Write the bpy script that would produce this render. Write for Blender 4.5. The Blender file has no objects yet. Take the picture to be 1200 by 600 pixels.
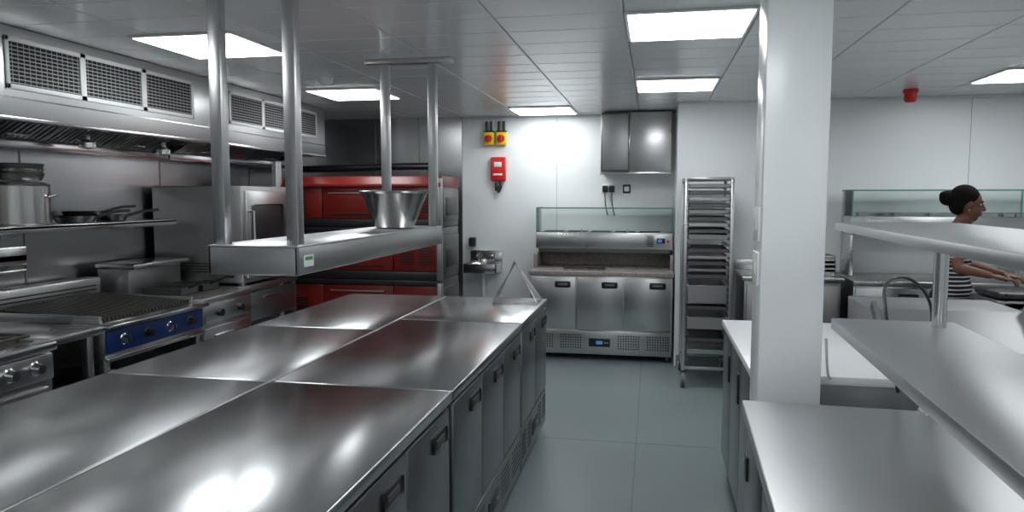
import bpy, bmesh, math, random
import numpy as np
from mathutils import Matrix, Vector
random.seed(4)
PI=math.pi
# ------------------------------------------------------------------ materials
def newmat(name):
    m=bpy.data.materials.new(name); m.use_nodes=True
    nt=m.node_tree; b=nt.nodes['Principled BSDF']
    return m,nt,b
def plain(name,col,rough=0.5,metal=0.0,emit=None,es=0,trans=0,alpha=1,noise=0.0,nscale=8,bump=0.0,coat=0):
    m,nt,b=newmat(name)
    b.inputs['Base Color'].default_value=(*col,1); b.inputs['Roughness'].default_value=rough
    b.inputs['Metallic'].default_value=metal
    b.inputs['Coat Weight'].default_value=coat
    if emit: b.inputs['Emission Color'].default_value=(*emit,1); b.inputs['Emission Strength'].default_value=es
    tc=nt.nodes.new('ShaderNodeTexCoord'); n=nt.nodes.new('ShaderNodeTexNoise'); n.inputs['Scale'].default_value=nscale
    n.inputs['Detail'].default_value=4
    nt.links.new(tc.outputs['Object'],n.inputs['Vector'])
    if noise:
        mx=nt.nodes.new('ShaderNodeMix'); mx.data_type='RGBA'
        mx.inputs[6].default_value=(*[c*(1-noise) for c in col],1); mx.inputs[7].default_value=(*[min(1,c*(1+noise)) for c in col],1)
        nt.links.new(n.outputs['Fac'],mx.inputs[0]); nt.links.new(mx.outputs[2],b.inputs['Base Color'])
    if bump:
        bp=nt.nodes.new('ShaderNodeBump'); bp.inputs['Strength'].default_value=bump; bp.inputs['Distance'].default_value=0.01
        nt.links.new(n.outputs['Fac'],bp.inputs['Height']); nt.links.new(bp.outputs['Normal'],b.inputs['Normal'])
    return m
def steel(name,col,rough=0.25,stretch=(1,40,40),rvar=0.06,wav=0.0,cvar=0.02,aniso=None):
    m,nt,b=newmat(name)
    b.inputs['Metallic'].default_value=1
    tc=nt.nodes.new('ShaderNodeTexCoord')
    mp=nt.nodes.new('ShaderNodeMapping'); mp.inputs['Scale'].default_value=stretch
    n=nt.nodes.new('ShaderNodeTexNoise'); n.inputs['Scale'].default_value=6; n.inputs['Detail'].default_value=2
    nt.links.new(tc.outputs['Object'],mp.inputs['Vector']); nt.links.new(mp.outputs[0],n.inputs['Vector'])
    n2=nt.nodes.new('ShaderNodeTexNoise'); n2.inputs['Scale'].default_value=2.0; n2.inputs['Detail'].default_value=2
    nt.links.new(tc.outputs['Object'],n2.inputs['Vector'])
    mr=nt.nodes.new('ShaderNodeMapRange'); mr.inputs[1].default_value=0.3; mr.inputs[2].default_value=0.7
    mr.inputs[3].default_value=rough-rvar*0.5; mr.inputs[4].default_value=rough+rvar*0.5
    nt.links.new(n2.outputs['Fac'],mr.inputs[0]); nt.links.new(mr.outputs[0],b.inputs['Roughness'])
    mx=nt.nodes.new('ShaderNodeMix'); mx.data_type='RGBA'
    mx.inputs[6].default_value=(*[c*(1-cvar) for c in col],1); mx.inputs[7].default_value=(*[c*(1+cvar) for c in col],1)
    nt.links.new(n.outputs['Fac'],mx.inputs[0]); nt.links.new(mx.outputs[2],b.inputs['Base Color'])
    if aniso:
        b.inputs['Anisotropic'].default_value=aniso[0]
        cx=nt.nodes.new('ShaderNodeCombineXYZ')
        for i in range(3): cx.inputs[i].default_value=aniso[1][i]
        nt.links.new(cx.outputs[0],b.inputs['Tangent'])
    if wav:
        n3=nt.nodes.new('ShaderNodeTexNoise'); n3.inputs['Scale'].default_value=2.0; n3.inputs['Detail'].default_value=1
        nt.links.new(tc.outputs['Object'],n3.inputs['Vector'])
        b2=nt.nodes.new('ShaderNodeBump'); b2.inputs['Strength'].default_value=wav; b2.inputs['Distance'].default_value=0.02
        nt.links.new(n3.outputs['Fac'],b2.inputs['Height']); nt.links.new(b2.outputs[0],b.inputs['Normal'])
    return m
S_TOP=steel('steel_top',(0.55,0.555,0.56),0.235,(40,1.5,40),0.03,0.02,0.03,aniso=(.35,(0,1,0)))
S_TOPX=steel('steel_shelf',(0.63,0.635,0.64),0.32,(40,1.2,40),0.03,0.01,0.03,aniso=(.35,(0,1,0)))
S_V=steel('steel_vertical',(0.56,0.56,0.56),0.30,(40,40,1.5))
S_H=steel('steel_horizontal',(0.60,0.60,0.60),0.29,(1.5,1.5,60))
S_WALL=steel('steel_wall_clad',(0.43,0.43,0.44),0.25,(30,30,1.2),0.04,0.02)
S_HOOD=steel('steel_hood',(0.76,0.76,0.76),0.32,(1.2,1.2,50))
S_BOWL=steel('steel_bowl',(0.56,0.55,0.54),0.22,(3,3,60),0.04,0,0.08)
S_DARK=steel('steel_dark',(0.20,0.20,0.20),0.4,(30,30,30))
S_POL=steel('steel_polished',(0.66,0.66,0.66),0.18,(3,3,3))
S_DOOR=steel('steel_door',(0.32,0.33,0.34),0.34,(40,40,1.5))
S_MATT=steel('steel_matt',(0.42,0.42,0.42),0.42,(40,40,1.5))
S_SCUT=steel('steel_scuttle',(0.34,0.34,0.345),0.5,(40,40,1.5))
BLACK=plain('black_plastic',(0.015,0.015,0.016),0.35)
IRON=plain('cast_iron',(0.06,0.055,0.05),0.55,0.4,noise=0.3,nscale=30)
VOID=plain('dark_void',(0.01,0.01,0.01),0.8)
WHITE=plain('white_plastic',(0.84,0.85,0.85),0.35)
LOUV=plain('louvre_grey',(0.42,0.43,0.43),0.4)
WALLM=plain('white_wall_panel',(0.85,0.87,0.88),0.35,noise=0.01,nscale=2)
PILM=plain('pillar_white',(0.85,0.87,0.89),0.25,noise=0.01,nscale=3)
TOPW=plain('white_worktop',(0.80,0.80,0.81),0.3,noise=0.02)
RED=plain('red_enamel',(0.17,0.010,0.007),0.33,noise=0.1,nscale=3)
REDB=plain('bright_red',(0.62,0.015,0.015),0.35)
YEL=plain('yellow_plastic',(0.85,0.62,0.02),0.4)
BLUE=plain('blue_panel',(0.010,0.035,0.16),0.35)
LEDB=plain('led_display',(0.02,0.05,0.12),0.2,emit=(0.1,0.4,1.0),es=0.35)
LIGHT=plain('light_panel_diffuser',(1,1,1),0.5,emit=(0.935,0.98,1.0),es=12.5)
JOINT=plain('panel_joint',(0.36,0.37,0.38),0.5)
FJOINT=plain('floor_joint',(0.13,0.165,0.175),0.5)
RUBBER=plain('caster_rubber',(.12,.12,.12),.6)
CEIL=plain('ceiling_plank',(0.83,0.84,0.85),0.20,noise=0.02,nscale=1.5)
GLASS,nt,b=newmat('glass_panel')
nt.nodes.remove(b)
tr=nt.nodes.new('ShaderNodeBsdfTransparent'); tr.inputs[0].default_value=(0.96,0.985,0.98,1)
gl=nt.nodes.new('ShaderNodeBsdfGlossy'); gl.inputs['Roughness'].default_value=0.03
ms=nt.nodes.new('ShaderNodeMixShader'); fr=nt.nodes.new('ShaderNodeFresnel'); fr.inputs[0].default_value=1.3
nt.links.new(fr.outputs[0],ms.inputs[0]); nt.links.new(tr.outputs[0],ms.inputs[1]); nt.links.new(gl.outputs[0],ms.inputs[2])
nt.links.new(ms.outputs[0],nt.nodes['Material Output'].inputs[0])
GEDGE=plain('glass_edge',(0.10,0.28,0.24),0.15)
FLOOR,nt,b=newmat('vinyl_floor')
tc=nt.nodes.new('ShaderNodeTexCoord'); n=nt.nodes.new('ShaderNodeTexNoise'); n.inputs['Scale'].default_value=1.6; n.inputs['Detail'].default_value=6
v=nt.nodes.new('ShaderNodeTexNoise'); v.inputs['Scale'].default_value=220
nt.links.new(tc.outputs['Object'],n.inputs['Vector']); nt.links.new(tc.outputs['Object'],v.inputs['Vector'])
mx=nt.nodes.new('ShaderNodeMix'); mx.data_type='RGBA'
mx.inputs[6].default_value=(0.165,0.200,0.210,1); mx.inputs[7].default_value=(0.215,0.255,0.265,1)
nt.links.new(n.outputs['Fac'],mx.inputs[0])
m2=nt.nodes.new('ShaderNodeMix'); m2.data_type='RGBA'; m2.blend_type='OVERLAY'; m2.inputs[0].default_value=0.25
nt.links.new(mx.outputs[2],m2.inputs[6]); nt.links.new(v.outputs['Fac'],m2.inputs[7])
nt.links.new(m2.outputs[2],b.inputs['Base Color'])
mr=nt.nodes.new('ShaderNodeMapRange'); mr.inputs[3].default_value=0.28; mr.inputs[4].default_value=0.5
nt.links.new(n.outputs['Fac'],mr.inputs[0]); nt.links.new(mr.outputs[0],b.inputs['Roughness'])
GRAN,nt,b=newmat('speckled_granite')
tc=nt.nodes.new('ShaderNodeTexCoord'); n=nt.nodes.new('ShaderNodeTexVoronoi'); n.inputs['Scale'].default_value=150
nt.links.new(tc.outputs['Object'],n.inputs['Vector'])
cr=nt.nodes.new('ShaderNodeValToRGB'); cr.color_ramp.elements[0].color=(0.20,0.175,0.165,1); cr.color_ramp.elements[1].color=(0.42,0.37,0.345,1)
sp=nt.nodes.new('ShaderNodeSeparateColor'); nt.links.new(n.outputs['Color'],sp.inputs[0]); nt.links.new(sp.outputs[0],cr.inputs[0])
nt.links.new(cr.outputs[0],b.inputs['Base Color']); b.inputs['Roughness'].default_value=0.25
SHIRT,nt,b=newmat('striped_shirt')
tc=nt.nodes.new('ShaderNodeTexCoord'); w=nt.nodes.new('ShaderNodeTexWave'); w.bands_direction='Z'; w.inputs['Scale'].default_value=11
w.inputs['Distortion'].default_value=0.6
nt.links.new(tc.outputs['Object'],w.inputs['Vector'])
cr=nt.nodes.new('ShaderNodeValToRGB'); cr.color_ramp.interpolation='CONSTANT'
cr.color_ramp.elements[0].color=(0.012,0.012,0.015,1); cr.color_ramp.elements[1].color=(0.65,0.65,0.65,1); cr.color_ramp.elements[1].position=0.72
nt.links.new(w.outputs['Fac'],cr.inputs[0]); nt.links.new(cr.outputs[0],b.inputs['Base Color']); b.inputs['Roughness'].default_value=0.85
SKIN=plain('skin',(0.15,0.062,0.034),0.5,noise=0.12,nscale=12)
HAIR=plain('hair_black',(0.007,0.006,0.005),0.9,bump=0.8,nscale=70)
HAIR.node_tree.nodes['Principled BSDF'].inputs['Specular IOR Level'].default_value=.15
TROUS=plain('trousers_black',(0.02,0.02,0.024),0.85)
LIPS=plain('lips',(0.20,0.05,0.045),0.4)
EYEW=plain('eye_white',(0.5,0.48,0.45),0.2)
CARD=plain('label_card',(0.75,0.8,0.75),0.5)
GREEN=plain('label_green_text',(0.05,0.35,0.12),0.5)

# ------------------------------------------------------------------ builder
class B:
    def __init__(s,name,M=None):
        s.name=name; s.bm=bmesh.new(); s.mats=[]; s.M=M or Matrix()
    def mi(s,m):
        if m not in s.mats: s.mats.append(m)
        return s.mats.index(m)
    def add(s,t,mat,local=None):
        i=s.mi(mat)
        for f in t.faces: f.material_index=i
        if local is not None: t.transform(local)
        t.transform(s.M)
        me=bpy.data.meshes.new('t'); t.to_mesh(me); t.free(); s.bm.from_mesh(me); bpy.data.meshes.remove(me)
    def box(s,x0,x1,y0,y1,z0,z1,mat,bev=0.0,seg=2,local=None):
        t=bmesh.new()
        vs=[t.verts.new((x,y,z)) for x in(x0,x1) for y in(y0,y1) for z in(z0,z1)]
        for q in((0,1,3,2),(4,6,7,5),(0,4,5,1),(2,3,7,6),(0,2,6,4),(1,5,7,3)): t.faces.new([vs[k] for k in q])
        bmesh.ops.recalc_face_normals(t,faces=t.faces)
        if bev: bmesh.ops.bevel(t,geom=t.edges[:],offset=bev,segments=seg,profile=0.5,affect='EDGES')
        s.add(t,mat,local)
    def cyl(s,p0,p1,r,mat,r2=None,seg=20,caps=True):
        p0=Vector(p0);p1=Vector(p1);d=p1-p0
        t=bmesh.new(); bmesh.ops.create_cone(t,cap_ends=caps,segments=seg,radius1=r,radius2=r if r2 is None else r2,depth=d.length)
        q=d.to_track_quat('Z','Y').to_matrix().to_4x4()
        s.add(t,mat,Matrix.Translation((p0+p1)/2)@q)
    def sph(s,c,r,mat,seg=20):
        t=bmesh.new(); bmesh.ops.create_uvsphere(t,u_segments=seg,v_segments=seg//2,radius=1)
        if not hasattr(r,'__len__'): r=(r,r,r)
        s.add(t,mat,Matrix.Translation(c)@Matrix.Diagonal((*r,1)))
    def lathe(s,prof,c,mat,seg=40,axis=None):
        t=bmesh.new(); rings=[]
        for r,z in prof:
            rings.append([t.verts.new((r*math.cos(2*PI*k/seg),r*math.sin(2*PI*k/seg),z)) for k in range(seg)] if r>1e-6 else [t.verts.new((0,0,z))])
        for a,b_ in zip(rings,rings[1:]):
            for k in range(seg):
                k2=(k+1)%seg
                f=[a[k%len(a)],a[k2%len(a)],b_[k2%len(b_)],b_[k%len(b_)]]
                u=[]; [u.append(x) for x in f if x not in u]
                if len(u)>2: t.faces.new(u)
        bmesh.ops.recalc_face_normals(t,faces=t.faces)
        L=Matrix.Translation(c)
        if axis is not None: L=L@Vector(axis).to_track_quat('Z','Y').to_matrix().to_4x4()
        s.add(t,mat,L)
    def tube(s,pts,r,mat,seg=10,closed=False,smooth=0):
        pts=[Vector(p) for p in pts]
        if smooth:
            for _ in range(smooth):
                n=[]; 
                rng=range(len(pts)) if closed else range(len(pts)-1)
                if not closed:n.append(pts[0])
                for i in rng:
                    a=pts[i];b_=pts[(i+1)%len(pts)]; n+= [a.lerp(b_,.25),a.lerp(b_,.75)]
                if not closed:n.append(pts[-1])
                pts=n
        t=bmesh.new(); rings=[]; N=len(pts); up=None
        for i,p in enumerate(pts):
            if closed: d=(pts[(i+1)%N]-pts[i-1]).normalized()
            else: d=(pts[min(i+1,N-1)]-pts[max(i-1,0)]).normalized()
            if up is None: up=d.orthogonal().normalized()
            up=(up-d*up.dot(d)); 
            up=up.normalized() if up.length>1e-5 else d.orthogonal().normalized()
            sd=d.cross(up)
            rings.append([t.verts.new(p+(up*math.cos(2*PI*k/seg)+sd*math.sin(2*PI*k/seg))*r) for k in range(seg)])
        for i in range(N if closed else N-1):
            a=rings[i];b_=rings[(i+1)%N]
            for k in range(seg): t.faces.new([a[k],a[(k+1)%seg],b_[(k+1)%seg],b_[k]])
        if not closed: t.faces.new(rings[0]); t.faces.new(rings[-1])
        bmesh.ops.recalc_face_normals(t,faces=t.faces)
        s.add(t,mat)
    def prism(s,poly,axis,a0,a1,mat,bev=0):
        t=bmesh.new()
        def P(u,v,a): return {'x':(a,u,v),'y':(u,a,v),'z':(u,v,a)}[axis]
        A=[t.verts.new(P(u,v,a0)) for u,v in poly]; C=[t.verts.new(P(u,v,a1)) for u,v in poly]
        t.faces.new(A); t.faces.new(C[::-1]); n=len(poly)
        for i in range(n): t.faces.new([A[i],A[(i+1)%n],C[(i+1)%n],C[i]])
        bmesh.ops.recalc_face_normals(t,faces=t.faces)
        if bev: bmesh.ops.bevel(t,geom=t.edges[:],offset=bev,segments=2,profile=0.5,affect='EDGES')
        s.add(t,mat)
    def dots(s,x0,x1,z0,z1,y,nx,nz,r,mat):
        t=bmesh.new()
        for i in range(nx):
            for j in range(nz):
                cx=x0+(x1-x0)*(i+.5)/nx; cz=z0+(z1-z0)*(j+.5)/nz
                t.faces.new([t.verts.new((cx+r*math.cos(k*PI/3),y,cz+r*math.sin(k*PI/3))) for k in range(6)])
        s.add(t,mat)
    def done(s,ang=35):
        me=bpy.data.meshes.new(s.name); s.bm.to_mesh(me); s.bm.free()
        for m in s.mats: me.materials.append(m)
        me.polygons.foreach_set('use_smooth',[True]*len(me.polygons)); me.set_sharp_from_angle(angle=math.radians(ang))
        o=bpy.data.objects.new(s.name,me); bpy.context.scene.collection.objects.link(o); return o
def RT(x,y,z,deg): return Matrix.Translation((x,y,z))@Matrix.Rotation(math.radians(deg),4,'Z')

# ------------------------------------------------------------------ room
XL,XR,YB,YF,ZC=-3.7,4.6,7.62,-1.6,2.40
YR=6.76; XC=0.225
b=B('floor'); b.box(XL-.1,XR+.1,YF-.1,YB+.1,-.1,0,FLOOR)
b.box(-.085,-.079,YF,YB,0,.0008,FJOINT); b.box(-.68,.4,4.55,4.555,0,.0008,FJOINT); b.done()
b=B('ceiling'); b.box(XL-.1,XR+.1,YF-.1,YB+.1,ZC+.01,ZC+.1,CEIL)
gx=[-.145+.61*k for k in range(-6,9)]
y0=3.43-.305*16
xs=[XL]+[g for g in gx if XL<g<XR]+[XR]
for i in range(len(xs)-1):
    y=y0
    while y<YB:
        a=max(y,YF);c=min(y+.305,YB)
        if c-a>.02: b.box(xs[i]+.004,xs[i+1]-.004,a+.003,c-.003,ZC,ZC+.02,CEIL,0.003,1)
        y+=.305
b.box(XL,XR,YF,YB,ZC+.006,ZC+.008,JOINT)
b.done()
b=B('wall_left'); b.box(XL-.1,XL,YF,YB,0,ZC,S_WALL)
for y in(1.2,2.45,3.7,4.95,6.2): b.box(XL,XL+.003,y,y+.01,0,ZC,S_DARK)
b.done()
b=B('wall_back'); b.box(XL,XC,YB,YB+.1,0,ZC,WALLM); b.box(-1.0,-.996,YB-.002,YB,0,ZC,JOINT); b.done()
b=B('wall_back_cladding'); b.box(XL,-2.02,YB-.03,YB,0,ZC,S_WALL)
for x in(-3.0,-2.5,): b.box(x,x+.006,YB-.033,YB-.03,0,ZC,S_DARK)
b.done()
b=B('wall_return'); b.box(XC-.015,XC,YR,YB,0,ZC,WALLM); b.done()
b=B('wall_right_rear'); b.box(XC,XR,YR,YR+.1,0,ZC,WALLM)
for x in(1.4,2.6,3.8): b.box(x,x+.004,YR-.002,YR,0,ZC,JOINT)
b.done()
b=B('wall_right'); b.box(XR,XR+.1,YF,YB,0,ZC,WALLM); b.done()
b=B('wall_front'); b.box(XL,XR,YF-.1,YF,0,ZC,WALLM); b.done()
b=B('trim_coving'); b.box(XC,XR,YR-.012,YR,ZC-.02,ZC,WHITE,.003); b.box(-2.0,XC-.02,YB-.012,YB,ZC-.02,ZC,WHITE,.003); b.done()
b=B('baseboard_back'); b.prism([(YR,0.0),(YR-.03,.0),(YR-.008,.1),(YR,.1)],'x',XC,XR,FLOOR); b.done()
b=B('pillar'); b.box(.375,.588,2.66,2.86,0,ZC,PILM,.006)
b.box(.366,.375,2.69,2.81,1.40,1.52,WHITE,.003); b.box(.366,.375,2.69,2.81,1.24,1.36,WHITE,.003)
b.box(.362,.366,2.72,2.74,1.44,1.48,WHITE,.001); b.box(.362,.366,2.72,2.74,1.28,1.32,WHITE,.001)
b.done()
for (x,y) in[(-.145,3.43),(-.145,5.385),(-2.72,3.43),(-2.72,5.385),(-1.365,6.83),(2.27,5.385),(2.27,3.43),(-.145,1.3),(-2.72,1.3),(2.27,1.3),(-.9,-.7),(1.6,-.7)]:  # nearest row and those behind the camera: unseen, added for more light
    b=B('ceiling_light_panel')
    b.box(x,x+.6,y,y+.6,ZC-.012,ZC,WHITE,.003)
    b.box(x+.018,x+.582,y+.018,y+.582,ZC-.015,ZC-.011,LIGHT); b.done()

# ------------------------------------------------------------------ refrigerated counters
def counter(name,M,W,nd,D=.69,H=.88,top=S_TOP,body=S_DOOR,granite=False,hside=1,led=True):
    b=B(name,M)
    b.box(0.01,W-.01,.03,D-.005,.10,H-.04,body,.002)
    b.box(0,W,0,D,H-.04,H,GRAN if granite else top,.006,3)
    for x in(.05,W-.05):
        for y in(.09,D-.08):
            b.cyl((x,y,0),(x,y,.12),.022,S_DARK); b.cyl((x,y,0),(x,y,.015),.03,BLACK)
    dw=(W-.03)/nd
    for i in range(nd):
        x0=.015+dw*i+.006; x1=.015+dw*(i+1)-.006
        b.box(x0,x1,.005,.032,.30,H-.055,body,.005)
        hx=(x0+.05) if hside<0 else x1-.05-.15
        b.box(hx,hx+.15,.0,.007,H-.155,H-.095,BLACK,.012)
        b.box(hx+.03,hx+.12,-.004,.004,H-.135,H-.115,S_DARK,.003)
    b.box(.012,W-.012,.008,.034,.06,.285,body,.004)
    seg=W/5
    for k in(0,1,3,4):
        b.dots(seg*k+.03,seg*(k+1)-.03,.11,.255,.0072,9,6,.0075,VOID)
    b.box(W/2-.10,W/2+.10,.003,.01,.135,.215,BLACK,.004)
    b.box(W/2-.03,W/2+.03,.001,.006,.16,.192,LEDB if led else BLACK)
    for k in range(2): b.cyl((W/2+.055+.02*k,.004,.175),(W/2+.055+.02*k,0,.175),.005,WHITE,seg=8)
    return b
def MR(y): return Matrix.Translation((-.68,y,0))@Matrix.Rotation(PI/2,4,'Z')
def ML(y): return Matrix.Translation((-2.07,y,0))@Matrix.Rotation(-PI/2,4,'Z')
counter('refrigerated_counter',MR(1.04),1.365,3,led=False).done()
counter('refrigerated_counter',MR(2.42),1.365,3,led=False).done()
counter('refrigerated_counter',MR(3.80),.94,2,led=False).done()
counter('refrigerated_counter',MR(-.34),1.365,3,led=False).done()
counter('refrigerated_counter',ML(2.405),1.365,3).done()
counter('refrigerated_counter',ML(3.46),1.045,2).done()
counter('refrigerated_counter',ML(4.75),1.28,3).done()
counter('refrigerated_counter',ML(1.03),1.365,3).done()

b=counter('pizza_prep_counter',Matrix.Translation((-1.16,6.82,0)),1.36,3,D=.76,H=.85,body=S_V,granite=True,hside=1)
b.box(0,1.36,.70,.74,.85,1.0,GRAN,.004)
b.box(0,.03,.30,.74,.85,.99,GRAN,.004); b.box(1.33,1.36,.30,.74,.85,.99,GRAN,.004)
b.done()
b=B('topping_display_unit',Matrix.Translation((-1.15,7.20,1.0)))
b.box(0,1.34,0,.38,.04,.20,S_H,.006); b.box(.02,1.32,.03,.36,.0,.05,S_DARK,.002)
b.box(1.08,1.335,-.006,.01,.055,.185,S_V,.003); 
for k in range(6): b.box(1.10,1.16,-.009,-.004,.07+.018*k,.078+.018*k,VOID)
b.box(1.19,1.27,-.01,-.004,.10,.15,BLACK,.003); b.box(1.2,1.24,-.012,-.009,.11,.14,LEDB); b.cyl((1.30,-.012,.12),(1.3,-.004,.12),.013,REDB)
for k in range(5):
    x=.05+.24*k; b.box(x,x+.22,.06,.32,.195,.205,S_DARK,.002); b.box(x+.015,x+.205,.075,.305,.2,.207,VOID)
for (xa,xb,ya,yb) in[(0,1.34,.0,.006),(0,.006,0,.36),(1.334,1.34,0,.36)]:
    b.box(xa,xb,ya,yb,.20,.44,GLASS)
b.box(0,1.34,.0,.28,.44,.447,GLASS); b.box(0,1.34,-.003,.003,.437,.449,GEDGE)
b.box(0,.008,-.003,.36,.437,.449,GEDGE); b.box(1.332,1.34,-.003,.36,.437,.449,GEDGE)
for x in(0,1.33): b.box(x,x+.01,-.002,.008,.2,.44,GEDGE)
for x in(.45,.9): b.box(x,x+.012,-.003,.01,.2,.24,S_POL)
b.done()
b=B('chopping_tray'); b.box(-.85,-.45,6.95,7.2,.851,.858,S_DARK,.003); b.box(-.62,-.56,7.0,7.06,.857,.868,BLACK,.004);b.done()

b=B('steel_wall_cabinet'); b.box(-.52,.17,7.30,7.615,1.79,2.385,S_V,.006)
b.box(-.515,-.235,7.275,7.30,1.80,2.38,S_DARK,.012,4); b.box(-.50,-.25,7.268,7.278,1.82,2.36,S_MATT,.006)
b.box(-.225,.165,7.285,7.30,1.80,2.38,S_H,.006); b.box(-.245,-.235,7.25,7.275,2.0,2.15,S_POL,.003)
b.box(-.52,.17,7.27,7.31,1.775,1.795,S_POL,.004)
b.done()
b=B('power_socket'); b.box(-.53,-.37,7.605,7.62,1.59,1.68,WHITE,.004)
for x in(-.49,-.42):
    b.box(x-.028,x+.028,7.565,7.606,1.60,1.67,BLACK,.008)
    b.tube([(x,7.58,1.60),(x,7.57,1.55),(x+.01,7.56,1.45),(x+.03,7.585,1.36)],.006,BLACK,smooth=2)
b.done()
b=B('light_switch'); b.box(-.31,-.23,7.605,7.62,1.59,1.68,BLACK,.004); b.box(-.295,-.245,7.6,7.606,1.61,1.66,WHITE,.003);b.done()
b=B('isolator_switch')
for x in(-1.72,-1.585):
    b.box(x-.055,x+.055,7.56,7.62,2.10,2.235,YEL,.008); b.cyl((x,7.56,2.167),(x,7.545,2.167),.04,REDB); b.box(x-.012,x+.012,7.52,7.548,2.135,2.2,REDB,.004)
    b.box(x-.055,x+.055,7.565,7.62,2.235,2.25,BLACK,.003)
    for dx in(-.025,.025): b.cyl((x+dx,7.59,2.24),(x+dx,7.59,2.35),.014,BLACK); 
b.done()
b=B('fire_blanket_box'); b.box(-1.70,-1.54,7.56,7.62,1.72,1.975,REDB,.015,3); b.box(-1.66,-1.58,7.556,7.562,1.87,1.92,WHITE,.002)
b.box(-1.67,-1.57,7.556,7.562,1.78,1.80,WHITE,.001)
for dx in(-.025,.02): b.box(-1.62+dx-.012,-1.62+dx+.012,7.575,7.58,1.64-abs(dx),1.73,BLACK,.002)
b.prism([(-1.65,1.67),(-1.57,1.67),(-1.60,1.60),(-1.625,1.59)],'y',7.572,7.578,BLACK)
b.done()
b=B('hand_wash_basin')
x0,x1=-1.93,-1.58
b.box(x0,x1,7.59,7.618,.78,.98,S_POL,.006)
b.box(x0,x1,7.28,7.30,.76,.86,S_POL,.006); b.box(x0,x0+.02,7.28,7.6,.76,.86,S_POL,.006); b.box(x1-.02,x1,7.28,7.6,.76,.86,S_POL,.006)
b.lathe([(0.0,-.10),(.05,-.1),(.11,-.05),(.14,0.0),(.15,.008)],((x0+x1)/2,7.43,.85),S_POL)
b.box(x0+.01,x1-.01,7.29,7.33,.845,.856,S_POL,.003); b.box(x0+.01,x1-.01,7.55,7.6,.845,.856,S_POL,.003)
b.cyl(((x0+x1)/2,7.43,.76),((x0+x1)/2,7.43,.5),.02,WHITE); b.tube([((x0+x1)/2,7.43,.52),((x0+x1)/2,7.45,.44),((x0+x1)/2,7.59,.43)],.02,WHITE,smooth=2)
for dx in(-.08,.08):
    c=(x0+x1)/2+dx; b.cyl((c,7.57,.86),(c,7.57,.93),.014,S_POL); b.cyl((c,7.57,.93),(c,7.57,.96),.022,S_POL)
    b.tube([(c,7.57,.92),(c,7.54,.94),(c,7.48,.92)],.009,S_POL,smooth=2)
b.done()
b=B('soap_dispenser'); b.box(-1.94,-1.87,7.55,7.62,1.02,1.12,BLACK,.01); b.box(-1.925,-1.885,7.53,7.56,1.02,1.045,BLACK,.005); b.done()

# ------------------------------------------------------------------ rack trolley
b=B('tray_rack_trolley')
x0,x1,y0_,y1_=.26,.62,6.02,6.60
for x in(x0,x1):
    for y in(y0_,y1_): b.box(x-.014,x+.014,y-.014,y+.014,.14,1.70,S_H,.004)
for z in(.16,1.70):
    b.box(x0,x1,y0_-.012,y0_+.012,z-.012,z+.012,S_H,.003); b.box(x0,x1,y1_-.012,y1_+.012,z-.012,z+.012,S_H,.003)
    for x in(x0,x1): b.box(x-.012,x+.012,y0_,y1_,z-.012,z+.012,S_H,.003)
b.box(x0,x1,y0_,y1_,1.70,1.708,S_H,.002)
z=.22
while z<1.66:
    for x,sx in((x0+.012,1),(x1-.012,-1)): b.box(min(x,x+.03*sx),max(x,x+.03*sx),y0_,y1_,z,z+.003,S_H); b.box(x-.002,x+.002,y0_,y1_,z,z+.018,S_H)
    z+=.052
for x in(x0,x1):
    for y in(y0_,y1_):
        b.cyl((x,y,.14),(x,y,.115),.02,S_DARK); b.box(x-.022,x+.022,y-.02,y+.02,.07,.118,S_POL,.005)
        b.cyl((x-.016,y-.01,.06),(x+.016,y-.01,.06),.06,RUBBER,seg=24)
        b.cyl((x-.018,y-.01,.06),(x+.018,y-.01,.06),.028,S_H)
rack=b.done()
def tray(b,x0,x1,y0,y1,z,h,mat,t=.004):
    b.box(x0,x1,y0,y1,z,z+.003,mat); 
    b.box(x0,x1,y0,y0+t,z,z+h,mat);b.box(x0,x1,y1-t,y1,z,z+h,mat);b.box(x0,x0+t,y0,y1,z,z+h,mat);b.box(x1-t,x1,y0,y1,z,z+h,mat)
    b.box(x0-.008,x1+.008,y0-.012,y0+.002,z+h-.004,z+h,mat,.001); b.box(x0-.008,x1+.008,y1-.002,y1+.008,z+h-.004,z+h,mat,.001)
b=B('baking_trays')
zz=[(.272,.04),(.376,.03),(.48,.10),(.636,.03),(.688,.15),(.896,.03),(.948,.025),(1.0,.03),(1.052,.025),(1.104,.03),(1.208,.04),(1.26,.03),(1.312,.03),(1.364,.025),(1.416,.03),(1.468,.03),(1.52,.03),(1.572,.03),(1.624,.03)]
for i,(z,h) in enumerate(zz):
    tray(b,x0+.024,x1-.024,y0_-.01*(i%3)+.0,y1_-.02,z+.004,h,[S_H,S_DARK,S_MATT,S_DARK][i%4])
tr_=b.done(); tr_.parent=rack

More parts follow.
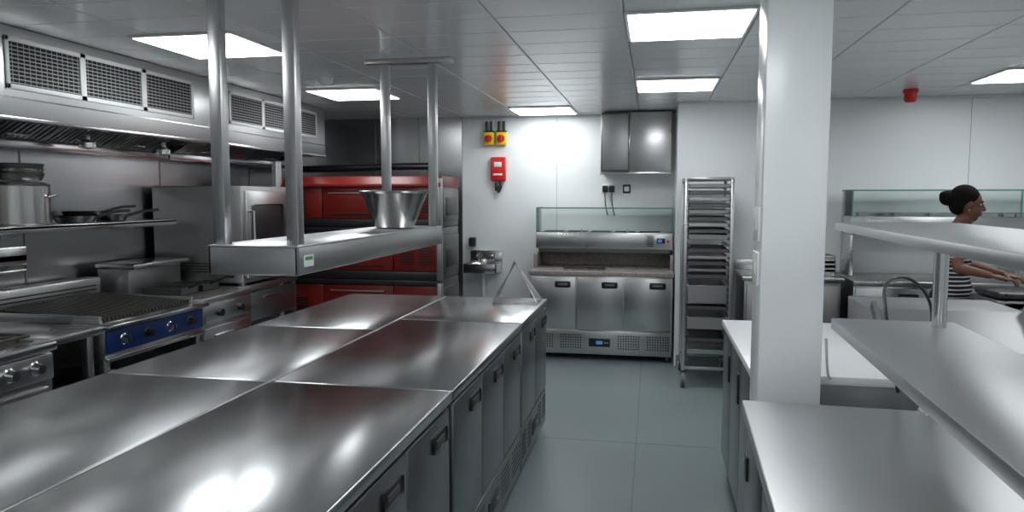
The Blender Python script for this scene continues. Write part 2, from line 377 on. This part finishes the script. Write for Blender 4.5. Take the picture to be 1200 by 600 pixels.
# ------------------------------------------------------------------ hanging gantry shelf
b=B('hanging_gantry_shelf')
gx0,gx1,gy0,gy1,gz0,gz1=-1.672,-1.302,2.50,4.40,1.262,1.375
b.box(gx0,gx1,gy0,gy1,gz1-.012,gz1,S_TOPX,.003)
b.box(gx0,gx0+.012,gy0,gy1,gz0,gz1-.004,S_H,.003); b.box(gx1-.012,gx1,gy0,gy1,gz0,gz1-.004,S_H,.003)
b.box(gx0,gx1,gy0,gy0+.012,gz0,gz1-.004,S_H,.003); b.box(gx0,gx1,gy1-.012,gy1,gz0,gz1-.004,S_H,.003)
b.box(gx0+.01,gx1-.01,gy0+.01,gy1-.01,gz0+.003,gz0+.012,S_H)
for y in(gy0+.03,gy1-.09):
    for x in(gx0+.005,gx1-.06): b.box(x,x+.05,y,y+.05,gz1-.01,ZC-.03,S_V,.004)
    b.box(gx0-.09,gx1+.09,y-.01,y+.06,ZC-.03,ZC-.0,S_V,.003)
b.box(gx1-.001,gx1+.001,gy0+.05,gy0+.13,1.29,1.335,CARD); b.box(gx1,gx1+.0016,gy0+.06,gy0+.12,1.315,1.328,GREEN)
b.done()
b=B('steel_mixing_bowl')
b.lathe([(0,0),(.100,0),(.110,.006),(.188,.200),(.204,.205),(.208,.212),(.200,.215),(.182,.205),(.103,.012),(0,.010)],(-1.475,4.02,gz1+.001),S_BOWL,seg=64)
b.done()
b=B('wire_tray_stand')
ex,ey=-1.00,4.50
for k in range(5):
    y=ey+.045*k
    b.tube([(ex,y,.888),(ex+.29,y,.888),(ex+.15-.01*k,y,1.14)],.005 if k else .008,S_POL,closed=True,seg=8)
for (x,z) in((ex,.886),(ex+.29,.886),(ex+.145,.886)): b.cyl((x,ey,z),(x,ey+.18,z),.004,S_POL,seg=8)
b.cyl((ex+.15,ey,1.14),(ex+.11,ey+.18,1.14),.005,S_POL,seg=8)
for k in range(8):
    f=k/8; b.cyl((ex+.29-.14*f,ey,.886+.254*f),(ex+.29-.18*f,ey+.18,.886+.254*f),.0035,S_POL,seg=6)
    b.cyl((ex+.15*f,ey,.886+.254*f),(ex+.11*f,ey+.18,.886+.254*f),.003,S_POL,seg=6) if k%3==0 else None
b.done()

# ------------------------------------------------------------------ extraction hood
b=B('extraction_hood')
hx=-3.12
for (ya,yb,xo) in((1.2,4.84,0),(4.86,6.60,0.0)):
    x=hx+xo
    b.box(x-.012,x,ya,yb,1.94,ZC-.004,S_HOOD,.004)
    b.box(x-.03,x+.006,ya,yb,1.935,1.955,S_POL,.004)
    b.box(XL+.003,x,ya,ya+.012,1.94,ZC-.004,S_HOOD); b.box(XL+.003,x,yb-.012,yb,1.94,ZC-.004,S_HOOD)
    b.box(XL+.003,x-.01,ya,yb,ZC-.02,ZC-.004,S_DARK)
    b.box(XL+.003,XL+.02,ya,yb,1.83,ZC-.004,S_H)
    b.box(x-.014,x+.003,ya,yb,2.045,2.052,S_POL)
    b.box(x-.06,x-.012,ya,yb,2.03,2.05,S_H,.003)
    b.prism([(x-.05,2.115),(x-.05,2.12),(XL+.12,1.895),(XL+.12,1.89)],'y',ya+.02,yb-.02,VOID)
    y=ya+.05
    while y+.49<yb:
        for k in range(12):
            yy=y+.012+k*.039
            b.prism([(x-.05,2.085),(x-.05,2.105),(XL+.12,1.885),(XL+.12,1.865)],'y',yy,yy+.022,S_HOOD)
        for (fa,fb) in((y-.004,y+.008),(y+.474,y+.486)): b.prism([(x-.05,2.08),(x-.05,2.105),(XL+.12,1.885),(XL+.12,1.86)],'y',fa,fb,S_H)
        b.box(XL+.25,XL+.27,y+.17,y+.31,1.895,1.905,REDB if int(y*10)%3==0 else S_POL,.003)
        y+=.49
    b.box(XL+.02,XL+.16,ya,yb,1.83,1.87,S_HOOD,.005); b.box(XL+.15,XL+.165,ya,yb,1.83,1.90,S_POL,.004)
for y in(3.0,3.9,4.6): b.lathe([(0,0),(.02,0),(.02,-.03),(.05,-.05),(.05,-.08),(0,-.09)],(XL+.30,y,1.935),S_POL,seg=20)
def grille(b,ya,yb,za,zb,n):
    x=hx
    b.box(x,x+.010,ya,yb,za,za+.024,WHITE,.002); b.box(x,x+.010,ya,yb,zb-.024,zb,WHITE,.002)
    b.box(x+.0005,x+.002,ya,yb,za,zb,VOID)
    w=(yb-ya)/n
    for i in range(n+1):
        yc=ya+w*i; b.box(x,x+.010,max(ya,yc-.02),min(yb,yc+.02),za,zb,WHITE,.002)
    for i in range(n):
        c0=ya+w*i+.02;c1=ya+w*(i+1)-.02
        z=za+.028
        while z<zb-.03:
            b.prism([(x+.002,z+.004),(x+.006,z),(x+.007,z+.002),(x+.002,z+.007)],'y',c0,c1,LOUV); z+=.020
        y=c0+.02
        while y<c1: b.box(x+.001,x+.003,y,y+.003,za+.02,zb-.02,LOUV); y+=.035
grille(b,3.07,4.55,2.09,2.345,3); grille(b,4.98,6.42,2.10,2.345,3); grille(b,1.4,2.7,2.09,2.345,3)
b.done()
b=B('gas_pipe'); b.tube([(-3.62,6.9,1.83),(-2.16,6.9,1.86),(-2.10,6.9,1.84),(-2.10,6.9,1.2)],.035,BLACK,seg=14,smooth=1)
b.done()
b=B('flue_pipe'); b.cyl((-3.25,5.90,1.60),(-3.25,5.90,1.86),.045,S_POL); b.cyl((-3.25,5.90,0),(-3.25,5.90,1.6),.045,S_POL); b.done()

# ------------------------------------------------------------------ red pizza ovens
def pizza_oven(name,x0,x1,y0,y1,z0,z1,top):
    b=B(name)
    b.box(x0,x1,y0+.04,y1,z0,z1,S_DARK,.01,2)
    zt=z1-(.10 if top else .05)
    xs=[x0+.01,x0+.36,x0+1.02,x1-.01]
    for i in range(3):
        b.box(xs[i]+.006,xs[i+1]-.006,y0+.01,y0+.045,z0+.075,zt,RED,.006)
    if top: b.prism([(y0-.02,zt+.005),(y0-.02,zt+.03),(y0+.03,z1),(y1,z1),(y1,zt+.005)],'x',x0-.01,x1+.01,RED,.006)
    else: b.box(x0,x1,y0-.005,y0+.05,zt+.005,z1,BLACK,.004)
    b.box(x0,x1,y0-.005,y0+.05,z0,z0+.07,BLACK,.006)
    b.box(x0+.44,x0+.94,y0+.004,y0+.012,z0+.11,z0+.125,VOID,.002)
    b.tube([(x0+.44,y0+.01,zt-.05),(x0+.44,y0-.03,zt-.05),(x0+.94,y0-.03,zt-.05),(x0+.94,y0+.01,zt-.05)],.008,S_DARK)
    for xa in(x0+.08,x0+1.08,x0+1.25):
        for k in range(7):
            b.box(xa,xa+.13,y0+.004,y0+.012,z0+.13+k*.024,z0+.138+k*.024,VOID)
    b.box(x1-.005,x1+.015,y0+.06,y1-.04,z0+.05,zt-.02,S_DARK,.006)
    b.box(x1-.03,x1+.012,y0-.012,y0+.05,z0+.0,z1-.02,S_MATT,.006)
    b.box(x1+.01,x1+.02,y0+.14,y1-.12,z0+.1,z0+.26,BLACK,.004)
    return b
ov=(-3.25,-1.80,6.02,6.62)
b=pizza_oven('deck_pizza_oven',*ov,1.29,1.735,True); b.done()
b=pizza_oven('deck_pizza_oven',*ov,.83,1.285,False); b.done()
b=pizza_oven('deck_pizza_oven',*ov,.37,.825,False)
for x in(-3.15,-1.9):
    for y in(6.15,6.5): b.box(x-.03,x+.03,y-.03,y+.03,0,.38,S_DARK,.005)
b.done()

# ------------------------------------------------------------------ cook line
b=B('combi_oven'); x0,x1,y0_,y1_=-3.66,-2.93,4.80,5.62
b.box(x0,x1,y0_,y1_,.92,1.635,S_MATT,.012); b.box(x1-.002,x1+.03,y0_+.02,y1_-.22,.96,1.60,S_H,.01)
b.box(x1+.026,x1+.034,y0_+.09,y1_-.29,1.05,1.50,BLACK,.02); b.tube([(x1+.03,y0_+.05,1.1),(x1+.07,y0_+.05,1.1),(x1+.07,y0_+.05,1.45),(x1+.03,y0_+.05,1.45)],.01,S_POL)
b.box(x1,x1+.02,y1_-.2,y1_-.02,.96,1.60,S_H,.006)
for k in range(4): b.cyl((x1+.018,y1_-.11,1.08+.11*k),(x1+.04,y1_-.11,1.08+.11*k),.025,BLACK)
b.box(x1+.018,x1+.024,y1_-.17,y1_-.05,1.5,1.57,REDB,.002)
for k in range(4): b.box(x0+.1,x1-.1,y0_-.003,y0_+.002,1.0+.02*k,1.008+.02*k,VOID)
b.box(x0,x1,y0_,y1_,.86,.90,S_H,.004)
for x in(x0+.03,x1-.03):
    for y in(y0_+.03,y1_-.03): b.box(x-.02,x+.02,y-.02,y+.02,0,.93,S_V,.004)
for z in(.2,.42,.62): b.box(x0+.02,x1-.02,y0_+.02,y1_-.02,z,z+.02,S_H,.003)
b.box(x1-.03,x1,y0_+.05,y1_-.05,.64,.84,S_DOOR,.006); b.box(x1-.004,x1+.01,y0_+.25,y1_-.25,.78,.80,S_POL,.003)
b.done()
b=B('deep_fat_fryer'); x0,x1,y0_,y1_=-3.62,-2.84,4.16,4.74
b.box(x0,x1,y0_,y1_,.1,.86,S_V,.008)
b.box(x0,x1+.01,y0_,y1_,.86,.90,S_H,.006); b.box(x0,x0+.24,y0_+.02,y1_-.02,.89,1.10,S_MATT,.012); b.box(x0+.0,x0+.30,y0_,y1_,1.08,1.115,S_POL,.01)
b.box(x0+.25,x1-.12,y0_+.05,y1_-.05,.895,.904,IRON,.003)
for k in(0,1):
    ya=y0_+.07+k*.24; tray(b,x0+.30,x1-.2,ya,ya+.19,.905,.05,S_DARK); b.tube([(x1-.2,ya+.09,.95),(x1-.08,ya+.09,1.0),(x1-.02,ya+.09,1.0)],.008,BLACK)
b.box(x1-.002,x1+.012,y0_+.02,y1_-.02,.16,.70,S_H,.005); b.box(x1+.01,x1+.03,y0_+.1,y1_-.1,.63,.65,S_POL,.004)
b.box(x1,x1+.01,y0_+.02,y1_-.02,.73,.85,S_H,.003)
for k in(0,1): b.cyl((x1+.01,y0_+.17+k*.24,.79),(x1+.04,y0_+.17+k*.24,.79),.025,BLACK)
for x in(x0+.05,x1-.05):
    for y in(y0_+.05,y1_-.05): b.cyl((x,y,0),(x,y,.11),.022,S_DARK)
b.done()
b=B('chargrill'); x0,x1,y0_,y1_=-3.62,-2.80,3.26,4.10
b.box(x0,x1,y0_,y1_,.70,.86,S_V,.006)
b.box(x0,x1+.05,y0_-.01,y1_+.01,.865,.89,S_POL,.008)
b.box(x0+.12,x1-.06,y0_+.04,y1_-.04,.885,.893,VOID)
for k in range(26):
    y=y0_+.05+k*.0295; b.prism([(x0+.12,.93),(x0+.12,.945),(x1-.06,.91),(x1-.06,.896)],'y',y,y+.013,IRON)
b.box(x0+.1,x1-.04,y0_+.02,y0_+.04,.89,.93,S_H,.004); b.box(x0+.1,x1-.04,y1_-.04,y1_-.02,.89,.93,S_H,.004)
b.box(x0,x0+.10,y0_,y1_,.88,1.04,S_H,.015); 
for k in range(2): b.box(x0+.10,x0+.103,y0_+.05,y1_-.05,.96+.025*k,.968+.025*k,VOID)
b.box(x1-.004,x1+.014,y0_+.01,y1_-.01,.735,.855,BLUE,.004)
for k in range(4):
    y=y0_+.13+k*.19; b.lathe([(0,.028),(.020,.028),(.024,.0),(.031,-.004),(0,-.004)],(x1+.018,y,.795),S_POL if k%2==0 else BLACK,axis=(1,0,0),seg=24); b.box(x1+.04,x1+.052,y-.004,y+.004,.775,.815,BLACK,.002)
b.box(x1+.0,x1+.02,y0_+.0,y1_-.0,.69,.715,S_POL,.008)
b.tube([(x1,y0_+.03,.64),(x1+.05,y0_+.03,.64),(x1+.05,y1_-.03,.64),(x1,y1_-.03,.64)],.012,S_POL)
for x in(x0+.03,x1-.03):
    for y in(y0_+.03,y1_-.03): b.box(x-.02,x+.02,y-.02,y+.02,0,.71,S_V,.004)
b.box(x0+.01,x1-.01,y0_+.01,y1_-.01,.2,.23,S_H,.004); b.box(x0+.01,x1-.01,y0_+.01,y1_-.01,.55,.56,S_H,.004)
b.done()
b=B('steel_infill_table'); b.box(-3.66,-2.78,2.9,3.24,.85,.89,S_H,.006); b.box(-3.66,-3.64,2.9,3.24,.88,.98,S_H,.003)
for y in(2.93,3.2):
    for x in(-3.6,-2.85): b.box(x-.02,x+.02,y-.02,y+.02,0,.86,S_V,.004)
b.box(-3.62,-2.83,2.92,3.22,.3,.33,S_H,.004); b.done()
b=B('range_cooker'); x0,x1,y0_,y1_=-3.62,-2.74,1.95,2.86
b.box(x0,x1,y0_,y1_,.12,.85,S_V,.008); b.box(x0,x1+.04,y0_,y1_,.85,.895,S_POL,.012)
b.box(x0+.1,x1-.05,y0_+.04,y1_-.04,.893,.899,IRON,.002)
for i in range(2):
    for j in range(2):
        cx=x0+.28+.38*i; cy=y0_+.24+.43*j
        b.lathe([(0,.02),(.045,.02),(.055,.0),(0,0)],(cx,cy,.9),IRON)
        for k in range(4):
            a=k*PI/2+PI/4; b.tube([(cx+.03*math.cos(a),cy+.03*math.sin(a),.925),(cx+.19*math.cos(a),cy+.19*math.sin(a),.925),(cx+.2*math.cos(a),cy+.2*math.sin(a),.9)],.008,IRON)
        b.tube([(cx-.15,cy-.19,.92),(cx+.15,cy-.19,.92),(cx+.15,cy+.19,.92),(cx-.15,cy+.19,.92)],.008,IRON,closed=True)
b.box(x1-.002,x1+.02,y0_+.01,y1_-.01,.72,.84,S_H,.006)
for k in range(6):
    y=y0_+.12+k*.135; b.lathe([(0,.035),(.021,.035),(.026,.0),(.034,-.004),(0,-.004)],(x1+.024,y,.785),S_POL,axis=(1,0,0),seg=24)
b.box(x1,x1+.025,y0_+.04,y1_-.04,.18,.69,S_V,.01); b.tube([(x1+.02,y0_+.1,.64),(x1+.07,y0_+.1,.64),(x1+.07,y1_-.1,.64),(x1+.02,y1_-.1,.64)],.012,S_POL)
for x in(x0+.05,x1-.05):
    for y in(y0_+.05,y1_-.05): b.cyl((x,y,0),(x,y,.13),.022,S_DARK)
b.done()
b=B('steel_pan_shelf'); b.box(-3.70,-3.36,2.5,4.66,1.375,1.395,S_H,.004); b.box(-3.372,-3.36,2.5,4.66,1.355,1.395,S_POL,.003)
for y in(2.7,3.55,4.45): b.prism([(-3.70,1.375),(-3.40,1.375),(-3.70,1.31)],'y',y,y+.006,S_H)
b.done()
b=B('salamander_shelf'); b.box(-3.70,-3.22,2.3,3.24,1.22,1.26,S_H,.006); b.box(-3.24,-3.22,2.3,3.24,1.20,1.30,S_POL,.005)
b.box(-3.24,-3.225,2.3,3.24,1.16,1.18,S_POL,.005)
for y in(2.4,3.20): b.prism([(-3.70,1.22),(-3.66,1.22),(-3.28,1.22),(-3.25,1.22),(-3.66,.99),(-3.70,.99)],'y',y,y+.02,S_H)
b.done()
b=B('stock_pot')
c=(-3.53,3.50,1.397)
b.lathe([(0,0),(.155,0),(.165,.01),(.165,.22),(.171,.225),(.165,.232),(.145,.242),(0,.25)],c,S_BOWL,seg=48)
for a in(.6,PI+.6): 
    ca,sa=math.cos(a),math.sin(a); b.tube([(c[0]+.165*ca-.04*sa,c[1]+.165*sa+.04*ca,c[2]+.16),(c[0]+.2*ca-.04*sa,c[1]+.2*sa+.04*ca,c[2]+.17),(c[0]+.2*ca+.04*sa,c[1]+.2*sa-.04*ca,c[2]+.17),(c[0]+.165*ca+.04*sa,c[1]+.165*sa-.04*ca,c[2]+.16)],.006,S_POL,smooth=1)
b.done()
b=B('stacked_pans')
for k in range(3): b.lathe([(0,0),(.125,0),(.13,.005),(.14,.035),(.148,.038),(.14,.041),(.125,.01),(0,.01)],(-3.53,3.50,1.650+.026*k),S_BOWL if k%2 else S_DARK,seg=40)
b.done()
b=B('stock_pot'); c=(-3.53,3.10,1.397)
b.lathe([(0,0),(.16,0),(.17,.01),(.17,.28),(.176,.285),(.17,.292),(.15,.30),(.15,.33),(0,.335)],c,S_BOWL,seg=48)
b.done()
b=B('frying_pan')
for i,(y,z) in enumerate(((3.92,1.397),(3.98,1.425),(4.22,1.397))):
    r=.125-.01*i
    b.lathe([(0,0),(r*.8,0),(r,.042),(r+.004,.042),(r*.82,.003),(0,.006)],(-3.53,y,z),BLACK)
    b.tube([(-3.53+r*.7,y+r*.6,z+.035),(-3.42,y+r+.08,z+.065),(-3.38,y+r+.17,z+.07)],.010,BLACK,smooth=1)
b.done()

# ------------------------------------------------------------------ right side
MT=RT(.302,2.49,0,-2.3)
b=B('steel_pass_table',MT)
b.box(0,1.15,-2.6,0,.84,.88,S_TOPX,.007,3)
b.box(.03,1.12,-2.57,-.03,.12,.84,S_DOOR,.003)
for k in range(5):
    ya=-.05-(k+1)*.5; b.box(.012,.032,ya+.008,ya+.492,.16,.80,S_DOOR,.006); b.box(.004,.014,ya+.38,ya+.44,.66,.74,BLACK,.006)
for x in(.06,1.08):
    for y in(-.08,-1.3,-2.5): b.cyl((x,y,0),(x,y,.13),.022,S_DARK)
b.done()
b=B('double_over_shelf',MT)
for z,h in((1.155,.035),(1.475,.026)):
    b.box(.285,.655,-2.5,.08,z-h,z,S_TOPX,.004)
for y in(-.03,-2.2):
    b.cyl((.575,y,.88),(.575,y,1.46),.021,S_POL,seg=28); b.cyl((.575,y,.88),(.575,y,.89),.045,S_POL,seg=28); b.cyl((.575,y,1.10),(.575,y,1.125),.03,S_POL); b.cyl((.575,y,1.42),(.575,y,1.45),.03,S_POL)
b.done()
b=B('white_top_counter')
b.box(.385,1.02,2.88,4.12,.845,.88,TOPW,.006); b.box(.41,1.0,2.9,4.10,.10,.845,S_DOOR,.003)
for k in range(3): b.box(.394,.412,2.92+k*.395,2.92+k*.395+.385,.14,.82,S_DOOR,.005); b.box(.386,.396,2.95+k*.395,3.0+k*.395,.62,.76,BLACK,.006)
for x in(.45,.96):
    for y in(2.95,4.05): b.cyl((x,y,0),(x,y,.11),.02,S_DARK)
b.done()
b=B('steel_side_table'); b.box(.72,1.5,6.1,6.72,.88,.91,S_H,.005); b.box(.72,1.5,6.70,6.72,.9,1.0,S_H,.003)
b.box(.74,1.48,6.14,6.70,.1,.88,S_DOOR,.004); b.box(.76,1.1,6.125,6.142,.14,.84,S_MATT,.005); b.box(1.12,1.46,6.125,6.142,.14,.84,S_MATT,.005)
for x in(.78,1.44):
    for y in(6.2,6.65): b.cyl((x,y,0),(x,y,.11),.02,S_DARK)
b.done()
b=counter('rear_refrigerated_counter',Matrix.Translation((1.55,6.05,0)),2.6,5,D=.69,H=.90,top=S_H,body=S_V); b.done()
b=B('glass_topping_unit',Matrix.Translation((1.60,6.38,.905)))
b.box(0,2.5,.0,.34,.34,.49,S_H,.006)
for x in(.0,1.24,2.47): b.box(x,x+.03,.02,.32,0,.34,S_H,.004)
for k in range(9):
    x=.06+.27*k; tray(b,x,x+.24,.05,.29,.485,.035,S_POL)
for (xa,xb,ya,yb) in[(0,2.5,.0,.006),(0,.006,0,.34),(2.494,2.5,0,.34)]: b.box(xa,xb,ya,yb,.49,.70,GLASS)
b.box(0,2.5,0,.28,.70,.707,GLASS); b.box(0,2.5,-.003,.003,.697,.709,GEDGE); b.box(0,.008,0,.34,.697,.709,GEDGE)
for x in(0,1.245,2.49): b.box(x,x+.01,-.002,.008,.49,.70,GEDGE)
b.done()
b=B('gastronorm_pans')
for k in range(4): tray(b,1.22,1.46,6.25,6.55,.912+.035*k,.06,S_H)
b.done()
b=counter('service_counter',Matrix.Translation((1.30,4.25,0)),2.9,5,D=.95,H=.89,top=S_H,body=S_V)
for k in range(4): b.dots(.1+.7*k,.62+.7*k,.74,.83,.0042,18,4,.009,VOID)
b.done()
b=B('chip_scuttle')
b.box(1.04,1.28,3.5,4.1,.1,.80,S_MATT,.006)
b.prism([(3.30,.62),(3.30,.66),(3.75,1.02),(4.15,1.02),(4.15,.62)],'x',1.04,1.72,S_SCUT,.004)
b.prism([(3.28,.64),(3.28,.70),(3.73,1.06),(3.75,1.02),(3.31,.66)],'x',1.04,1.06,S_H)
b.prism([(3.28,.64),(3.28,.70),(3.73,1.06),(3.75,1.02),(3.31,.66)],'x',1.70,1.72,S_H)
for x in(1.06,1.68):
    for y in(3.36,4.1): b.box(x-.0,x+.03,y-.03,y,0,.66,S_V,.003)
b.done()
b=B('contact_grill'); 
b.box(1.98,2.62,4.66,5.04,.892,.95,S_DARK,.012); b.box(2.0,2.6,4.69,5.03,.955,.995,BLACK,.014)
b.box(2.02,2.58,4.66,4.68,.90,.94,S_H,.004)
for x in(2.05,2.55): b.box(x-.015,x+.015,5.0,5.04,.92,.99,S_POL,.004)
b.tube([(2.04,4.74,.975),(2.04,4.63,.99),(2.56,4.63,.99),(2.56,4.74,.975)],.01,BLACK,smooth=1)
b.done()
b=B('squeeze_bottle'); b.lathe([(0,0),(.035,0),(.038,.01),(.038,.09),(.02,.11),(.008,.15),(.004,.16),(0,.16)],(2.25,4.45,.892),plain('blue_bottle',(.1,.25,.5),.3)); b.done()
b=B('mixing_bowl'); b.lathe([(0,.0),(.05,0),(.09,.05),(.095,.05),(.05,.01),(0,.01)],(1.75,4.6,.892),S_POL); b.done()
b=B('power_cable'); b.tube([(.82,2.6,.90),(.80,2.7,1.15),(.86,2.95,1.24),(1.0,3.1,1.25),(1.12,3.2,1.14),(1.16,3.3,.98)],.006,BLACK,smooth=3)
b.tube([(.62,2.75,1.05),(.64,2.8,.9),(.66,2.83,.885)],.005,WHITE,smooth=2); b.done()
b=B('fire_alarm_sounder'); b.lathe([(0,-.10),(.035,-.10),(.045,-.085),(.045,-.03),(.055,-.03),(.055,0),(0,0)],(1.98,6.3,ZC),REDB); b.done()
b=B('smoke_detector'); b.lathe([(0,-.05),(.03,-.05),(.05,-.03),(.055,0),(0,0)],(-2.30,4.9,ZC),WHITE); b.done()

# ------------------------------------------------------------------ woman
prims=[]
tb=bmesh.new()
def ell(c,r,label,R=None):
    L=Matrix.Translation(c)
    if R is not None: L=L@R
    bmesh.ops.create_uvsphere(tb,u_segments=24,v_segments=14,radius=1,matrix=L@Matrix.Diagonal((*r,1)))
    prims.append(('e',Vector(c),Vector(c),sum(r)/3,label,r,R))
def cap(p0,r0,p1,r1,label):
    p0=Vector(p0);p1=Vector(p1);d=p1-p0
    q=d.to_track_quat('Z','Y').to_matrix().to_4x4()
    bmesh.ops.create_cone(tb,cap_ends=True,segments=20,radius1=r0,radius2=r1,depth=d.length,matrix=Matrix.Translation((p0+p1)/2)@q)
    for p,r in((p0,r0),(p1,r1)): bmesh.ops.create_uvsphere(tb,u_segments=20,v_segments=12,radius=r*.999,matrix=Matrix.Translation(p))
    prims.append(('c',p0,p1,(r0+r1)/2,label,None,None))
wx,wy=2.05,5.50
ang=math.radians(-28); f=Vector((math.cos(ang),math.sin(ang),0)); l=Vector((-f.y,f.x,0)); O=Vector((wx,wy,0))
RB=Matrix.Rotation(ang,4,'Z')
def P(a,s,z): return O+f*a+l*s+Vector((0,0,z))
ell(P(0,0,.84),(.115,.165,.11),'t',RB); ell(P(0,0,.92),(.120,.170,.12),'s',RB); ell(P(.0,0,1.02),(.105,.145,.13),'s',RB); ell(P(.005,0,1.17),(.108,.15,.14),'s',RB)
ell(P(.0,0,1.27),(.095,.155,.09),'s',RB); ell(P(.07,.06,1.19),(.055,.06,.06),'s',RB); ell(P(.07,-.06,1.19),(.055,.06,.06),'s',RB)
ell(P(-.04,.07,.86),(.09,.08,.09),'t',RB); ell(P(-.04,-.07,.86),(.09,.08,.09),'t',RB)
hd=math.radians(-10); hf=Vector((math.cos(hd),math.sin(hd),0)); hl=Vector((-hf.y,hf.x,0))
HC=Vector((2.11,5.47,1.505))
cap(P(0,0,1.30),.062,HC+Vector((0,0,-.10))-hf*.01,.050,'k')
for sgn,hand in((-1,Vector((2.21,5.15,1.035))),(1,Vector((2.31,5.22,1.04)))):
    sh=P(0,sgn*.165,1.31); el=sh.lerp(hand,.45)+Vector((-.09,-.02 if sgn<0 else .06,-.10))
    cap(P(0,sgn*.08,1.315),.055,sh,.052,'s'); cap(sh,.052,sh.lerp(el,.6),.047,'s'); cap(sh.lerp(el,.58),.038,el,.036,'k')
    d=(hand-el).normalized(); wr=hand-d*.07
    cap(el,.037,wr,.023,'k')
    side=d.cross(Vector((0,0,1))).normalized(); up=side.cross(d).normalized()
    RH=Matrix((( d.x,side.x,up.x,0),(d.y,side.y,up.y,0),(d.z,side.z,up.z,0),(0,0,0,1)))
    ell(wr+d*.055,(.05,.038,.016),'k',RH)
    for i,(so,L) in enumerate(((-.028,.065),(-.010,.078),(.010,.073),(.028,.058))):
        r=wr+d*.095+side*so; k1=r+d*L*.5+up*.004; k2=k1+d*L*.33-up*L*.22; k3=k2+d*L*.1-up*L*.3
        cap(r,.0088,k1,.0082,'k'); cap(k1,.0082,k2,.0078,'k'); cap(k2,.0078,k3,.007,'k')
    ts=side*(sgn*1.0)
    cap(wr+d*.03+ts*.025,.011,wr+d*.07+ts*.052-up*.008,.0095,'k'); cap(wr+d*.07+ts*.052-up*.008,.0095,wr+d*.10+ts*.056-up*.016,.008,'k')
    hip=P(0,sgn*.085,.82); kn=P(.02,sgn*.095,.48); an=P(-.03,sgn*.10,.09)
    cap(hip,.088,kn,.058,'t'); cap(kn,.058,an,.042,'t')
    ell(P(.03,sgn*.10,.045),(.125,.045,.042),'h2',RB)
RHd=Matrix.Rotation(hd,4,'Z')@Matrix.Rotation(math.radians(8),4,'Y')
def H(a,s,z): return HC+(RHd@Vector((a,s,z)))
ell(H(-.01,0,.02),(.092,.073,.092),'k',RHd); ell(H(.025,0,-.03),(.066,.060,.082),'k',RHd); ell(H(.045,0,-.085),(.032,.034,.028),'k',RHd)
cap(H(.082,0,.015),.009,H(.102,0,-.022),.0135,'k'); ell(H(.09,.012,-.028),(.012,.009,.008),'k',RHd); ell(H(.09,-.012,-.028),(.012,.009,.008),'k',RHd)
ell(H(.086,0,-.053),(.011,.022,.006),'p',RHd); ell(H(.084,0,-.064),(.011,.020,.007),'p',RHd)
ell(H(.07,0,.03),(.018,.05,.010),'k',RHd)
for s_ in(-1,1): ell(H(.0,s_*.073,-.005),(.018,.008,.030),'k',RHd); ell(H(.055,s_*.036,-.03),(.025,.02,.025),'k',RHd)
ell(H(-.028,0,.042),(.094,.084,.090),'a',RHd); ell(H(-.055,0,-.005),(.058,.074,.075),'a',RHd)
ell(H(-.125,0,.025),(.052,.055,.052),'a',RHd); ell(H(-.15,0,.04),(.03,.035,.03),'a',RHd)
me=bpy.data.meshes.new('w'); tb.to_mesh(me); tb.free()
wo=bpy.data.objects.new('woman_cook',me); bpy.context.scene.collection.objects.link(wo)
rm=wo.modifiers.new('r','REMESH'); rm.mode='VOXEL'; rm.voxel_size=.0050
sm=wo.modifiers.new('s','SMOOTH'); sm.factor=.5; sm.iterations=3
dg=bpy.context.evaluated_depsgraph_get(); me2=bpy.data.meshes.new_from_object(wo.evaluated_get(dg))
wo.modifiers.clear(); wo.data=me2
mats=[SKIN,SHIRT,TROUS,HAIR,LIPS,BLACK]; idx={'k':0,'s':1,'t':2,'a':3,'p':4,'h2':5}
me2.materials.clear()
for m in mats: me2.materials.append(m)
n=len(me2.polygons); C=np.zeros(n*3); me2.polygons.foreach_get('center',C); C=C.reshape(-1,3)
best=np.full(n,1e9); lab=np.zeros(n,int)
for kind,p0,p1,r,label,rr,R in prims:
    if kind=='e':
        Mi=(R if R is not None else Matrix()).to_3x3(); A=np.array(Mi)
        q=(C-np.array(p0))@A; k=np.linalg.norm(q/np.array(rr),axis=1); d=(k-1)*min(rr)
    else:
        a=np.array(p0);e=np.array(p1)-a; t=np.clip(((C-a)@e)/(e@e),0,1); d=np.linalg.norm(C-a-t[:,None]*e,axis=1)-r
    mk=d<best-1e-4; best[mk]=d[mk]; lab[mk]=idx[label]
me2.polygons.foreach_set('material_index',lab.astype(np.int32)); me2.polygons.foreach_set('use_smooth',[True]*n)
e=B('eyes')
for s_ in(-1,1):
    e.sph(H(.068,s_*.030,.008),(.012,.012,.008),EYEW); e.sph(H(.077,s_*.031,.008),(.005,.006,.006),BLACK)
    e.tube([H(.073,s_*.05,.026),H(.083,s_*.032,.032),H(.086,s_*.014,.027)],.003,HAIR,smooth=1)
    e.sph(H(.0,s_*.083,-.038),.006,S_POL)
eo=e.done(); eo.parent=wo

# ------------------------------------------------------------------ camera / world
cam=bpy.data.cameras.new('camera'); co=bpy.data.objects.new('camera',cam); bpy.context.scene.collection.objects.link(co)
cam.sensor_width=36; cam.lens=25.5; cam.clip_start=.02
co.location=(0,0,1.56); co.rotation_euler=(math.radians(90-4.71),0,math.radians(10.98))
bpy.context.scene.camera=co
w=bpy.data.worlds.new('world'); bpy.context.scene.world=w; w.use_nodes=True
w.node_tree.nodes['Background'].inputs[0].default_value=(.8,.85,.9,1); w.node_tree.nodes['Background'].inputs[1].default_value=.3
bpy.context.scene.view_settings.view_transform='Standard'
bpy.context.scene.view_settings.look='None'
